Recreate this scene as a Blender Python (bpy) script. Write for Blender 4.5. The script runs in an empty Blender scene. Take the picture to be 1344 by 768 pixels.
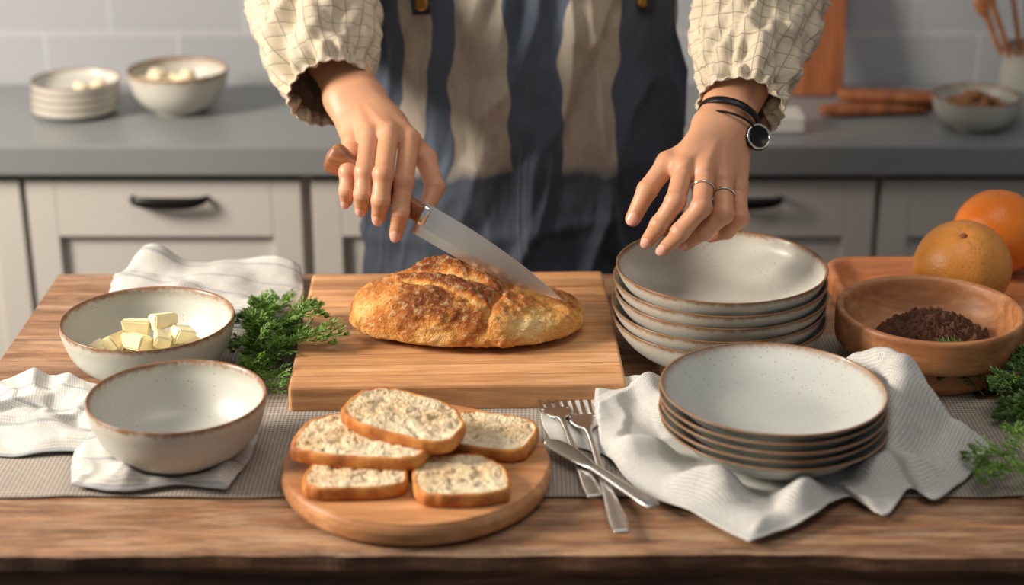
import bpy, bmesh, math, random
import numpy as np
from mathutils import Vector, Matrix, noise
random.seed(7); np.random.seed(7)
T=0.86  # table top height
def lin(r,g,b):
    f=lambda c:(c/255/12.92) if c/255<=.04045 else ((c/255+.055)/1.055)**2.4
    return (f(r),f(g),f(b),1)
# ---------------------------------------------------------------- materials
class NM:
    def __init__(s,name,rough=.6,**kw):
        s.m=bpy.data.materials.new(name); s.m.use_nodes=True; s.t=s.m.node_tree
        s.b=s.t.nodes['Principled BSDF']; s.b.inputs['Roughness'].default_value=rough
        for k,v in kw.items(): s.b.inputs[k.replace('_',' ')].default_value=v
    def n(s,ty,props=None,**ins):
        nd=s.t.nodes.new('ShaderNode'+ty)
        for k,v in (props or {}).items(): setattr(nd,k,v)
        for k,v in ins.items(): s.set(nd.inputs[k.replace('_',' ')],v)
        return nd
    def set(s,sock,v):
        if isinstance(v,bpy.types.NodeSocket): s.t.links.new(v,sock)
        elif isinstance(v,bpy.types.Node): s.t.links.new(v.outputs[0],sock)
        else: sock.default_value=v
    def math(s,op,a,b=0.0,c=None):
        nd=s.t.nodes.new('ShaderNodeMath'); nd.operation=op
        s.set(nd.inputs[0],a); s.set(nd.inputs[1],b)
        if c is not None: s.set(nd.inputs[2],c)
        return nd.outputs[0]
    def coord(s,kind='Object',scale=(1,1,1),rot=(0,0,0)):
        tc=s.n('TexCoord'); mp=s.n('Mapping',Vector=tc.outputs[kind],Scale=scale,Rotation=rot); return mp.outputs[0]
    def noise(s,vec,scale,detail=4,rough=.55,dist=0):
        return s.n('TexNoise',Vector=vec,Scale=float(scale),Detail=float(detail),Roughness=rough,Distortion=float(dist)).outputs[0]
    def ramp(s,fac,stops):
        nd=s.n('ValToRGB',Fac=fac); cr=nd.color_ramp
        while len(cr.elements)<len(stops): cr.elements.new(.5)
        for e,(p,c) in zip(cr.elements,stops):
            e.position=p; e.color=c if len(c)==4 else (*c,1)
        return nd.outputs[0]
    def mix(s,fac,a,b,blend='MIX'):
        nd=s.t.nodes.new('ShaderNodeMix'); nd.data_type='RGBA'; nd.blend_type=blend
        s.set(nd.inputs[0],fac); s.set(nd.inputs[6],a); s.set(nd.inputs[7],b); return nd.outputs[2]
    def col(s,v): s.set(s.b.inputs['Base Color'],v)
    def bump(s,h,strength=.3,dist=.002):
        s.set(s.b.inputs['Normal'],s.n('Bump',Height=h,Strength=strength,Distance=dist).outputs[0])
BW=lambda v:(v,v,v,1)
def wood(name,c1,c2,c3,axis='x',scale=1.0,rough=.5,planks=None,bump=.25,dark=.62,worn=None):
    m=NM(name,rough)
    st={'x':(1.3,14,14),'y':(14,1.3,14),'z':(14,14,1.3)}[axis]
    v=m.coord('Object',tuple(a*scale for a in st))
    n1=m.noise(v,1.6,6,.6,1.2)
    v2=m.coord('Object',tuple(a*scale*4 for a in st))
    n2=m.noise(v2,2.2,5,.65,.3)
    c=m.ramp(n1,[(.3,c1),(.5,c2),(.68,c3)])
    f=m.ramp(n2,[(.35,BW(dark)),(.6,BW(1.0))])
    c=m.mix(.75,c,f,'MULTIPLY')
    v3=m.coord('Object',(1,1,1)); n3=m.noise(v3,5,3)
    c=m.mix(.5,c,m.ramp(n3,[(.3,BW(.6)),(.65,BW(1.1))]),'MULTIPLY')
    if worn:
        n4=m.noise(m.coord('Object',(1.5,9,9)),4,8,.72,.5)
        c=m.mix(m.ramp(n4,[(.46,BW(0)),(.64,BW(.6))]),c,worn)
        n5=m.noise(m.coord('Object',(4,110,110)),3,6,.75,.2)
        c=m.mix(m.ramp(n5,[(.50,BW(0)),(.66,BW(.8))]),c,tuple(x*.30 for x in c1[:3])+(1,))
        n6=m.noise(m.coord('Object',(2,5,5)),2.2,6,.7,1.6)
        c=m.mix(m.ramp(n6,[(.54,BW(0)),(.68,BW(.55))]),c,tuple(x*.55 for x in c1[:3])+(1,))
        n2=m.math('ADD',n2,m.math('MULTIPLY',n5,-.8))
    if planks:
        w,seam=planks
        sp=m.n('SeparateXYZ',Vector=m.coord('Object'))
        y=sp.outputs[1] if axis=='x' else sp.outputs[0]
        k=m.math('DIVIDE',y,w); fl=m.math('FLOOR',k); fr=m.math('FRACT',k)
        rnd=m.n('TexWhiteNoise',{'noise_dimensions':'1D'},W=fl).outputs[0]
        c=m.mix(1.0,c,m.ramp(rnd,[(0,BW(.82)),(1,BW(1.1))]),'MULTIPLY')
        e=m.math('LESS_THAN',m.math('MINIMUM',fr,m.math('SUBTRACT',1.0,fr)),seam)
        c=m.mix(m.math('MULTIPLY',e,.7),c,tuple(x*.25 for x in c1[:3])+(1,))
    m.col(c); m.bump(n2,bump,.0015); return m.m
def fabric(name,c1,c2,freq=500,rough=.9,kind='UV',bump=.4,ny=1.0,mot=.8,wc=.6,stripe=None):
    m=NM(name,rough,Sheen_Weight=.2)
    v=m.coord(kind); sp=m.n('SeparateXYZ',Vector=v)
    wob=m.noise(v,25,2)
    a=m.math('SINE',m.math('MULTIPLY_ADD',sp.outputs[0],float(freq),m.math('MULTIPLY',wob,2.5)))
    b=m.math('SINE',m.math('MULTIPLY_ADD',sp.outputs[1],float(freq*ny),m.math('MULTIPLY',wob,2.5)))
    w=m.math('MULTIPLY_ADD',m.math('ADD',a,b),.25,.5)
    st=m.noise(m.coord(kind,(1,14,1)),110,3); st2=m.noise(m.coord(kind,(14,1,1)),110,3)
    f=m.math('MULTIPLY_ADD',w,wc,m.math('MULTIPLY',m.math('ADD',st,st2),(1.05-wc)/2))
    c=m.ramp(f,[(.3,c1),(.68,c2)])
    n=m.noise(v,9,3); c=m.mix(mot,c,m.ramp(n,[(.3,BW(.8)),(.6,BW(1.0))]),'MULTIPLY')
    if stripe:
        fr=m.math('FRACT',m.math('DIVIDE',sp.outputs[1],stripe[0])); s=m.math('LESS_THAN',fr,stripe[1])
        c=m.mix(m.math('MULTIPLY',s,.5),c,stripe[2])
    m.col(c); m.bump(f,bump,.001); return m.m
def ceramic(name,body,rim,thr=.955,speck=.5,rimsoft=.05,rough=.36):
    m=NM(name,rough); m.b.inputs['Coat Weight'].default_value=.08
    g=m.n('SeparateXYZ',Vector=m.coord('Generated')).outputs[2]
    v=m.coord('Object'); n=m.noise(v,30,4); n2=m.noise(v,160,3)
    h=m.math('ADD',g,m.math('MULTIPLY',m.math('SUBTRACT',n,.5),.10))
    h=m.math('ADD',h,m.math('MULTIPLY',m.math('SUBTRACT',n2,.5),.14))
    f=m.n('MapRange',Value=h,From_Min=thr-rimsoft,From_Max=thr+rimsoft*.4).outputs[0]
    f2=m.n('MapRange',Value=h,From_Min=thr-.22,From_Max=thr+.05,To_Max=.35).outputs[0]
    bc=m.mix(m.noise(v,7,3),tuple(x*.84 for x in body[:3])+(1,),body)
    bc=m.mix(f2,bc,lin(176,146,112))
    rc=m.mix(n2,tuple(x*.45 for x in rim[:3])+(1,),tuple(min(1,x*1.4) for x in rim[:3])+(1,))
    c=m.mix(f,bc,rc)
    vo=m.n('TexVoronoi',Vector=v,Scale=230.0); s1=m.math('LESS_THAN',vo.outputs[0],.17)
    pick=m.n('SeparateColor',Color=vo.outputs[1]).outputs[0]
    den=m.math('MULTIPLY_ADD',f2,speck*1.6,speck*.30)
    s1=m.math('MULTIPLY',s1,m.math('LESS_THAN',pick,den))
    c=m.mix(m.math('MULTIPLY',s1,.8),c,lin(120,82,50))
    m.col(c); m.bump(n,.08,.002); return m.m
M={}
M['table']=wood('table_wood',lin(112,76,52),lin(168,120,84),lin(200,156,116),'x',1.0,.58,(.19,.010),.6,.5,lin(198,166,134))
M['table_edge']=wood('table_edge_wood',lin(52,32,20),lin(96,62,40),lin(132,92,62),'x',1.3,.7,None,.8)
M['board']=wood('board_wood',lin(188,126,80),lin(220,162,110),lin(236,186,136),'x',1.3,.45,(.0315,.02),.1,.68)
M['round']=wood('round_board_wood',lin(168,108,64),lin(206,144,92),lin(226,170,118),'x',1.0,.45,None,.1,.68)
M['bowlwood']=wood('bowl_wood',lin(144,88,50),lin(184,122,76),lin(204,146,98),'x',1.0,.48,None,.12,.72)
M['tray']=wood('tray_wood',lin(162,94,50),lin(198,126,76),lin(216,150,98),'x',1.0,.48,None,.1,.75)
M['walnut']=wood('walnut',lin(110,62,34),lin(150,90,52),lin(172,110,66),'x',2.0,.4)
M['backboard']=wood('back_board_wood',lin(134,72,38),lin(164,96,56),lin(180,112,68),'z',1.0,.5)
M['linen']=fabric('linen_napkin',lin(150,150,146),lin(220,217,210),2100,mot=.5,wc=.28,bump=.5)
M['stripedlinen']=fabric('striped_linen_napkin',lin(150,149,145),lin(218,214,206),2100,mot=.5,wc=.28,bump=.5,stripe=(.05,.10,lin(116,126,136)))
M['runner']=fabric('runner_weave',lin(98,88,79),lin(180,168,153),1350,ny=.9,bump=.9,wc=.45)
M['cream']=ceramic('glazed_ceramic',lin(198,198,188),lin(134,90,54),.965,.3,.06)
M['plate']=ceramic('speckled_ceramic',lin(198,201,194),lin(146,102,66),.960,1.0,.11)
M['stack']=ceramic('stack_ceramic',lin(202,199,188),lin(130,94,62),.950,.8,.07)
def plain(name,c,rough=.5,var=.15,sc=20,metal=0,bump=0,**kw):
    m=NM(name,rough,Metallic=metal,**kw); v=m.coord('Object'); n=m.noise(v,sc,4)
    m.col(m.mix(n,tuple(x*(1-var) for x in c[:3])+(1,),tuple(min(1,x*(1+var)) for x in c[:3])+(1,)))
    if bump: m.bump(n,bump,.001)
    return m.m
M['cab']=plain('cabinet_paint',lin(194,189,182),.45,.03,3)
M['counter']=plain('counter_stone',lin(130,132,132),.35,.05,8)
M['black']=plain('black_metal',lin(32,30,30),.35,.1,30,.6)
M['steel']=plain('brushed_steel',lin(196,194,190),.27,.08,60,1.0)
M['blade']=plain('blade_steel',lin(236,236,236),.24,.03,30,1.0)
M['brass']=plain('brass',lin(176,136,76),.35,.1,60,1.0)
M['silver']=plain('silver',lin(225,220,210),.18,.05,60,1.0)
M['butter']=plain('butter',lin(242,228,184),.4,.05,40,0,.2,Subsurface_Weight=.15,Subsurface_Radius=(.01,.008,.003))
M['cocoa']=plain('cocoa',lin(92,58,40),.97,.5,180,0,.9)
M['nuts']=plain('nuts',lin(150,100,62),.7,.3,120)
M['garlic']=plain('garlic_cloves',lin(226,210,176),.5,.06,60)
M['trouser']=plain('trouser_cloth',lin(44,46,54),.9,.1,60)
M['shoe']=plain('shoe_leather',lin(40,30,26),.5,.1,60)
M['hair']=plain('hair',lin(70,44,30),.5,.3,90)
M['white']=plain('white_marble',lin(214,210,202),.4,.05,20)
M['floor']=wood('floor_wood',lin(70,58,50),lin(96,80,68),lin(110,94,82),'x',.6,.5,(.14,.01))
def orange():
    m=NM('orange_peel',.38,Subsurface_Weight=.1,Subsurface_Radius=(.01,.004,.001)); v=m.coord('Object')
    vo=m.n('TexVoronoi',Vector=v,Scale=260.0).outputs[0]
    m.col(m.mix(m.noise(v,14,3),lin(228,108,14),lin(250,146,36))); m.bump(vo,.35,.001); return m.m
def grapefruit():
    m=NM('grapefruit_peel',.42); v=m.coord('Object')
    vo=m.n('TexVoronoi',Vector=v,Scale=240.0).outputs[0]
    n=m.noise(v,22,5)
    c=m.mix(n,lin(198,118,38),lin(232,160,74))
    sp=m.math('LESS_THAN',m.n('TexVoronoi',Vector=v,Scale=120.0).outputs[0],.13)
    c=m.mix(m.math('MULTIPLY',sp,.6),c,lin(130,76,30))
    m.col(c); m.bump(vo,.35,.001); return m.m
M['orange']=orange(); M['grape']=grapefruit()
def leafm(name,a,b):
    m=NM(name,.5); m.col(m.mix(m.noise(m.coord('Object'),35,2),a,b)); return m.m
M['leaf']=leafm('herb_leaf',lin(56,96,32),lin(134,172,68)); M['leafd']=leafm('herb_leaf_dark',lin(50,84,38),lin(112,144,66))
def wallm():
    m=NM('subway_tile',.3)
    v=m.coord('Object',(1,1,1),(math.radians(90),0,0))
    br=m.n('TexBrick',Vector=v,Color1=lin(168,170,173),Color2=lin(160,163,166),Mortar=lin(186,186,186),Scale=1.0,Mortar_Size=.003,Brick_Width=.26,Row_Height=.105)
    m.col(br.outputs[0]); m.bump(br.outputs[1],-.3,.003); return m.m
M['wall']=wallm()
def skin():
    m=NM('skin',.48); b=m.b
    b.inputs['Subsurface Weight'].default_value=.16; b.inputs['Subsurface Radius'].default_value=(.010,.004,.002)
    b.inputs['Subsurface Scale'].default_value=1.0
    v=m.coord('Object'); n=m.noise(v,35,4); n2=m.noise(v,300,3)
    c=m.mix(n,lin(192,136,100),lin(212,157,121))
    at=m.n('Attribute',{'attribute_name':'tint'}).outputs[2]
    c=m.mix(m.math('MULTIPLY',at,.65),c,lin(190,106,78)); m.col(c)
    vo=m.n('TexVoronoi',Vector=v,Scale=900.0).outputs[0]
    m.bump(m.math('ADD',n2,m.math('MULTIPLY',vo,.5)),.18,.0006); return m.m
M['skin']=skin(); M['nail']=plain('nail',lin(226,168,146),.25,.04,60)
M['eye']=plain('eye_white',lin(230,228,224),.2,.02); M['iris']=plain('iris',lin(70,46,30),.2,.1); M['lip']=plain('lips',lin(176,92,84),.4,.05)
def crust():
    m=NM('bread_crust',.85); v=m.coord('Object'); m.b.inputs['Specular IOR Level'].default_value=.25
    a=m.n('Attribute',{'attribute_name':'ridge'}).outputs[2]
    n=m.noise(v,24,7,.7); n2=m.noise(v,130,5,.7); n3=m.noise(v,420,3)
    f=m.math('ADD',m.math('MULTIPLY',a,.80),m.math('MULTIPLY',n,.50))
    c=m.ramp(f,[(.25,lin(246,212,146)),(.44,lin(230,172,94)),(.62,lin(202,124,56)),(.86,lin(128,66,28))])
    c=m.mix(m.ramp(n2,[(.50,BW(0)),(.66,BW(.5))]),c,lin(246,218,162))
    c=m.mix(m.ramp(n3,[(.58,BW(0)),(.70,BW(.5))]),c,lin(150,88,42))
    m.col(c); m.bump(m.math('ADD',m.math('ADD',n,n2),m.math('MULTIPLY',n3,.4)),1.0,.006); return m.m
M['crust']=crust()
def crumb():
    m=NM('bread_crumb',.95); v=m.coord('Object')
    vw=m.n('VectorMath',{'operation':'ADD'}); m.set(vw.inputs[0],v)
    nn=m.n('TexNoise',Vector=v,Scale=60.0); sc=m.n('VectorMath',{'operation':'SCALE'}); m.set(sc.inputs[0],nn.outputs[1]); sc.inputs[3].default_value=.018; m.set(vw.inputs[1],sc.outputs[0])
    vo=m.n('TexVoronoi',Vector=vw.outputs[0],Scale=85.0).outputs[0]
    vo2=m.n('TexVoronoi',Vector=vw.outputs[0],Scale=300.0).outputs[0]; n=m.noise(v,45,6,.7); n9=m.noise(v,12,2)
    hole=m.ramp(m.math('MULTIPLY_ADD',n,.9,m.math('MULTIPLY',vo,.7)),[(.46,BW(0)),(.60,BW(1))])
    f=m.math('ADD',m.math('MULTIPLY',vo2,.5),m.math('MULTIPLY',n,.6))
    c=m.ramp(f,[(.3,lin(204,178,138)),(.5,lin(226,206,170)),(.7,lin(238,222,190))])
    c=m.mix(m.math('MULTIPLY',m.math('SUBTRACT',1.0,hole),.70),c,lin(176,144,104))
    c=m.mix(.5,c,m.ramp(n9,[(.35,lin(230,198,150)),(.6,BW(1))]),'MULTIPLY')
    m.col(c); m.bump(m.math('ADD',f,hole),.9,.004); return m.m
M['crumb']=crumb()
def slicecrust():
    m=NM('slice_crust',.7); v=m.coord('Object'); n=m.noise(v,40,5)
    m.col(m.ramp(n,[(.3,lin(142,76,28)),(.5,lin(192,116,48)),(.7,lin(224,160,84))])); m.bump(n,.5,.002); return m.m
M['scrust']=slicecrust()
def shirt():
    m=NM('checked_shirt',.85,Sheen_Weight=.15); v=m.coord('UV'); sp=m.n('SeparateXYZ',Vector=v)
    def line(o,per,w,off=0.0):
        f=m.math('FRACT',m.math('MULTIPLY_ADD',o,1/per,off)); return m.math('LESS_THAN',f,w)
    L=m.math('MAXIMUM',line(sp.outputs[0],.019,.08),line(sp.outputs[1],.019,.08))
    L2=m.math('MAXIMUM',line(sp.outputs[0],.019,.05,.85),line(sp.outputs[1],.0095,.05,.3))
    n=m.noise(v,40,3); c=m.mix(n,lin(188,172,147),lin(210,196,171))
    c=m.mix(m.math('MULTIPLY',L,.6),c,lin(88,78,70)); c=m.mix(m.math('MULTIPLY',L2,.25),c,lin(116,102,88))
    w=m.math('SINE',m.math('MULTIPLY',sp.outputs[0],3000.0)); m.col(c); m.bump(m.math('ADD',m.noise(v,200,3),m.math('MULTIPLY',w,.2)),.25,.001); return m.m
M['shirt']=shirt()
def apron():
    m=NM('striped_denim',.9,Sheen_Weight=.1); v=m.coord('UV'); sp=m.n('SeparateXYZ',Vector=v)
    w=m.math('MULTIPLY',m.math('SUBTRACT',m.noise(v,5,2),.5),.09)
    w2=m.math('MULTIPLY',m.math('SUBTRACT',m.noise(v,16,3),.5),.03)
    x=m.math('ADD',sp.outputs[0],w)
    def band(cx,hw):
        d=m.math('ABSOLUTE',m.math('SUBTRACT',x,cx)); return m.n('MapRange',Value=d,From_Min=hw+.0012,From_Max=hw-.0012).outputs[0]
    s=m.math('MAXIMUM',band(-.168,.022),m.math('MAXIMUM',band(-.070,.040),band(.092,.038)))
    lo=m.n('MapRange',Value=m.math('ADD',m.math('ADD',sp.outputs[1],w2),m.math('MULTIPLY',w,.8)),From_Min=.100,From_Max=.122).outputs[0]
    s=m.math('MULTIPLY',s,lo)
    nn=m.noise(m.coord('UV',(1,1,1)),420,4); n8=m.noise(v,12,4); n3=m.noise(m.coord('UV',(9,1,1)),40,4)
    blue=m.mix(nn,lin(40,50,66),lin(88,100,116)); cream=m.mix(nn,lin(130,121,108),lin(196,185,168))
    dark=m.mix(nn,lin(34,41,52),lin(64,73,86))
    bl=m.mix(lo,dark,blue); c=m.mix(m.math('MULTIPLY',s,.95),bl,cream)
    c=m.mix(.6,c,m.ramp(n8,[(.3,BW(.66)),(.62,BW(1.05))]),'MULTIPLY'); c=m.mix(.4,c,m.ramp(n3,[(.3,BW(.72)),(.7,BW(1.1))]),'MULTIPLY')
    m.col(c); m.bump(nn,.35,.001); return m.m
M['denim']=apron(); M['thread']=plain('seam_thread',lin(84,92,104),.8,.1,50)
# ---------------------------------------------------------------- mesh helpers
COL=bpy.context.scene.collection
def T_(v): return (v.x,v.y,v.z+T)
def mk(name,verts,faces,mats,smooth=True,uv=None,parent=None,loc=(0,0,0),mi=None,recalc=False):
    me=bpy.data.meshes.new(name)
    V=[tuple(float(a) for a in v) for v in verts]
    me.from_pydata(V,[],[tuple(int(i) for i in f) for f in faces]); me.update()
    for m in (mats if isinstance(mats,(list,tuple)) else [mats]): me.materials.append(m)
    if mi is not None: me.polygons.foreach_set('material_index',mi)
    me.polygons.foreach_set('use_smooth',[smooth]*len(me.polygons))
    if uv is not None:
        l=me.uv_layers.new(name='UVMap'); li=np.zeros(len(me.loops),dtype=np.int32); me.loops.foreach_get('vertex_index',li)
        l.data.foreach_set('uv',np.array(uv,dtype=np.float32)[li].ravel())
    if recalc:
        bm=bmesh.new(); bm.from_mesh(me); bmesh.ops.recalc_face_normals(bm,faces=bm.faces); bm.to_mesh(me); bm.free()
    o=bpy.data.objects.new(name,me); COL.objects.link(o); o.location=loc
    if parent: o.parent=parent
    return o
def empty(name,loc=(0,0,0)):
    e=bpy.data.objects.new(name,None); COL.objects.link(e); e.location=loc; e.empty_display_size=.05; return e
def attr(o,name,vals):
    a=o.data.attributes.new(name,'FLOAT','POINT'); a.data.foreach_set('value',np.asarray(vals,dtype=np.float32))
def cr(pts,n):
    P=[np.array(p,dtype=float) for p in pts]; P=[2*P[0]-P[1]]+P+[2*P[-1]-P[-2]]; out=[]; seg=len(P)-3
    for i in range(n):
        u=i/(n-1)*seg; k=min(int(u),seg-1); t=u-k; a,b,c,d=P[k:k+4]
        out.append(.5*((2*b)+(c-a)*t+(2*a-5*b+4*c-d)*t*t+(3*b-a-3*c+d)*t**3))
    return out
def box(name,lo,hi,mat,bev=.002,parent=None,seg=2,rot=None):
    c=[(a+b)/2 for a,b in zip(lo,hi)]; s=[b-a for a,b in zip(lo,hi)]
    bm=bmesh.new(); bmesh.ops.create_cube(bm,size=1); bmesh.ops.scale(bm,vec=s,verts=bm.verts)
    if bev: bmesh.ops.bevel(bm,geom=bm.edges[:],offset=bev,segments=seg,affect='EDGES',profile=.6)
    me=bpy.data.meshes.new(name); bm.to_mesh(me); bm.free(); me.materials.append(mat)
    me.polygons.foreach_set('use_smooth',[False]*len(me.polygons))
    o=bpy.data.objects.new(name,me); COL.objects.link(o); o.location=c
    if rot: o.rotation_euler=rot
    if parent: o.parent=parent
    return o
def lathe(name,prof,mat,n=96,loc=(0,0,0),sub=40,wob=0.0,parent=None,smoothprof=True,seed=0):
    P=cr(prof,sub) if smoothprof else [np.array(p,float) for p in prof]
    V=[];F=[];m=len(P)
    for i in range(n):
        a=2*math.pi*i/n; k=1+wob*(math.sin(2*a+seed)+.5*math.sin(3*a+seed*2))
        for r,z in P:
            r=max(r,1e-4); V.append((r*k*math.cos(a),r*k*math.sin(a),z+wob*.25*z*math.sin(2*a+1+seed)))
    for i in range(n):
        for j in range(m-1):
            a=i*m+j;b=((i+1)%n)*m+j; F.append((a,b,b+1,a+1))
    return mk(name,V,F,mat,loc=loc,parent=parent,recalc=True)
def tube(name,pts,mat,n=16,sub=24,up=(0,0,1),parent=None,caps=True,p=2.0,loc=(0,0,0)):
    """pts: (x,y,z,rside,rup)"""
    C=cr(pts,sub); V=[];F=[]; up=Vector(up)
    for i,c in enumerate(C):
        a=Vector(C[max(i-1,0)][:3]);b=Vector(C[min(i+1,len(C)-1)][:3]); d=(b-a).normalized()
        s=d.cross(up).normalized(); u=s.cross(d).normalized()
        for k in range(n):
            t=2*math.pi*k/n; ct,st=math.cos(t),math.sin(t)
            cx=math.copysign(abs(ct)**(2/p),ct); sy=math.copysign(abs(st)**(2/p),st)
            V.append(Vector(c[:3])+s*cx*max(c[3],1e-4)+u*sy*max(c[4],1e-4))
    for i in range(len(C)-1):
        for k in range(n): F.append((i*n+k,i*n+(k+1)%n,(i+1)*n+(k+1)%n,(i+1)*n+k))
    if caps: F.append(tuple(range(n))); F.append(tuple(range((len(C)-1)*n,len(C)*n)))
    return mk(name,V,F,mat,parent=parent,recalc=True,loc=loc)
def joinobs(obs,name):
    for o in bpy.context.selected_objects: o.select_set(False)
    for o in obs: o.select_set(True)
    bpy.context.view_layer.objects.active=obs[0]; bpy.ops.object.join(); obs[0].name=name; return obs[0]
def fb(x,y,z=0,o=3):
    return noise.fractal(Vector((x,y,z)),1.0,2.0,o,noise_basis='PERLIN_ORIGINAL')
def vor(x,y,z):
    d=noise.voronoi(Vector((x,y,z)))[0]; return d[1]-d[0]
# ---- SDF + surface nets
def rc(P,a,b,ra,rb):
    a=np.array(a,np.float32);b=np.array(b,np.float32);ab=b-a
    t=np.clip(((P-a)@ab)/(ab@ab+1e-12),0,1)
    return np.linalg.norm(P-a-t[...,None]*ab,axis=-1)-(ra+t*(rb-ra))
def sm(a,b,k):
    h=np.clip(.5+.5*(b-a)/k,0,1); return b+(a-b)*h-k*h*(1-h)
def ell(P,c,r):
    q=(P-np.array(c,np.float32))/np.array(r,np.float32); l=np.linalg.norm(q,axis=-1); return (l-1)*min(r)
def nets(fn,lo,hi,h):
    ax=[np.arange(l,u+h,h,dtype=np.float32) for l,u in zip(lo,hi)]
    nx,ny,nz=[len(a) for a in ax]; V=np.empty((nx,ny,nz),np.float32)
    YZ=np.stack(np.meshgrid(ax[1],ax[2],indexing='ij'),-1)
    step=max(1,int(300000/(ny*nz)))
    for i in range(0,nx,step):
        xs=ax[0][i:i+step]; P=np.empty((len(xs),ny,nz,3),np.float32); P[...,0]=xs[:,None,None]; P[...,1:]=YZ[None]
        V[i:i+step]=fn(P)
    S=V<0; idx=-np.ones((nx-1,ny-1,nz-1),np.int64)
    acc=np.zeros((nx-1,ny-1,nz-1,3),np.float32);cnt=np.zeros((nx-1,ny-1,nz-1),np.float32)
    cs=[(i,j,k) for i in(0,1) for j in(0,1) for k in(0,1)]
    sl=lambda A,c:A[c[0]:nx-1+c[0],c[1]:ny-1+c[1],c[2]:nz-1+c[2]]
    for a in cs:
        for d in range(3):
            if a[d]==0:
                b=list(a);b[d]=1; va=sl(V,a);vb=sl(V,b); m=(va<0)!=(vb<0)
                t=np.where(m,va/np.where(m,va-vb,1),0)
                for e in range(3): acc[...,e]+=m*(a[e]+(t if e==d else 0))
                cnt+=m
    mask=cnt>0; idx[mask]=np.arange(mask.sum()); ii=np.argwhere(mask)
    verts=(ii+acc[mask]/cnt[mask][:,None])*h+np.array([ax[0][0],ax[1][0],ax[2][0]])
    F=[]
    for d in range(3):
        o=[e for e in range(3) if e!=d]
        a=[slice(1,-1)]*3; a[d]=slice(0,-1); b=list(a); b[d]=slice(1,None)
        m=S[tuple(a)]!=S[tuple(b)]; q=np.argwhere(m)
        if not len(q): continue
        base=q.copy()
        for e in o: base[:,e]+=1
        ins=S[base[:,0],base[:,1],base[:,2]]
        def cell(u,v):
            c=base.copy(); c[:,o[0]]-=u; c[:,o[1]]-=v; return idx[c[:,0],c[:,1],c[:,2]]
        Q=np.stack([cell(1,1),cell(0,1),cell(0,0),cell(1,0)],1)
        flip=ins if d!=1 else ~ins
        Q[~flip]=Q[~flip][:,::-1]; F.append(Q)
    return verts,np.concatenate(F)
# ---------------------------------------------------------------- room
box('floor',(-3,-1,-.05),(3,3.4,0),M['floor'],0)
box('wall_back',(-3,3.33,0),(3,3.43,2.8),M['wall'],0)
kc=empty('kitchen_cabinets')
box('carcass',(-2.2,2.96,.1),(2.2,3.32,.82),M['cab'],0,kc)
box('plinth',(-2.2,3.02,0),(2.2,3.3,.1),M['black'],0,kc)
def shaker(x0,x1,z0,z1):
    y=2.93; f=.052
    box('door_panel',(x0+.01,y+.014,z0+.01),(x1-.01,y+.03,z1-.01),M['cab'],0,kc)
    for n,a,b in (('stile',(x0,z0),(x0+f,z1)),('stile',(x1-f,z0),(x1,z1)),('rail',(x0+f,z0),(x1-f,z0+f)),('rail',(x0+f,z1-.105),(x1-f,z1))):
        box(n,(a[0],y,a[1]),(b[0],y+.028,b[1]),M['cab'],.002,kc)
    cx=(x0+x1)/2+.01; hz=z1-.032
    tube('handle',[(cx-.066,y,hz,.004,.006),(cx-.060,y-.018,hz,.005,.008),(cx-.03,y-.026,hz-.002,.006,.011),(cx+.03,y-.026,hz-.002,.006,.011),(cx+.060,y-.018,hz,.005,.008),(cx+.066,y,hz,.004,.006)],M['black'],12,30,(0,0,1),kc)
for x0,x1 in ((-1.86,-1.375),(-1.362,-.872),(-.861,-.374),(-.355,.145),(.158,.643),(.655,1.14),(1.152,1.64)):
    shaker(x0,x1,.13,.808)
box('kitchen_counter',(-2.2,2.905,.824),(2.2,3.328,.88),M['counter'],.006)
# ---------------------------------------------------------------- table
def table():
    e=empty('wooden_table')
    X0,X1,Y0,Y1=-.65,1.0,1.54,2.335; nx,ny=240,60; V=[];F=[];mi=[]
    def edge(x): return Y0+.006*fb(x*3,1)+.003*fb(x*14,5)
    m=0
    for i in range(nx+1):
        x=X0+(X1-X0)*i/nx; e0=edge(x)
        prof=[(Y1,-.055),(Y1,-.004),(Y1-.004,0)]+[(e0+.006+(Y1-.004-e0-.006)*(1-j/ny),0) for j in range(1,ny+1)]
        r=.004*fb(x*9,9)
        prof+=[(e0,-.004),(e0-.002+r,-.018),(e0+.004-r+.003*fb(x*20,3),-.034),(e0+.003+r,-.055)]
        m=len(prof)
        for y,z in prof: V.append((x,y,z+(.0006*fb(x*6,y*25,2) if z==0 else 0)))
    for i in range(nx):
        for j in range(m):
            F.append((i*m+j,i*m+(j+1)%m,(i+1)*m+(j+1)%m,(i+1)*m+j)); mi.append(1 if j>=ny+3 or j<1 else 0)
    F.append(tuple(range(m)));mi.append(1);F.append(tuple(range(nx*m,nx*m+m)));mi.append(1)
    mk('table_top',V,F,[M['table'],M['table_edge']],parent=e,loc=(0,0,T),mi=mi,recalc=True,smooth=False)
    for x in (-.57,.92):
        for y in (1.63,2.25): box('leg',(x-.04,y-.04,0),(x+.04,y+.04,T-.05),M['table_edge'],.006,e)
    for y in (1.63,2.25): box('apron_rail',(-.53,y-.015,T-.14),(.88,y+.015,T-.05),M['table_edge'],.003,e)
table()
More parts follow.
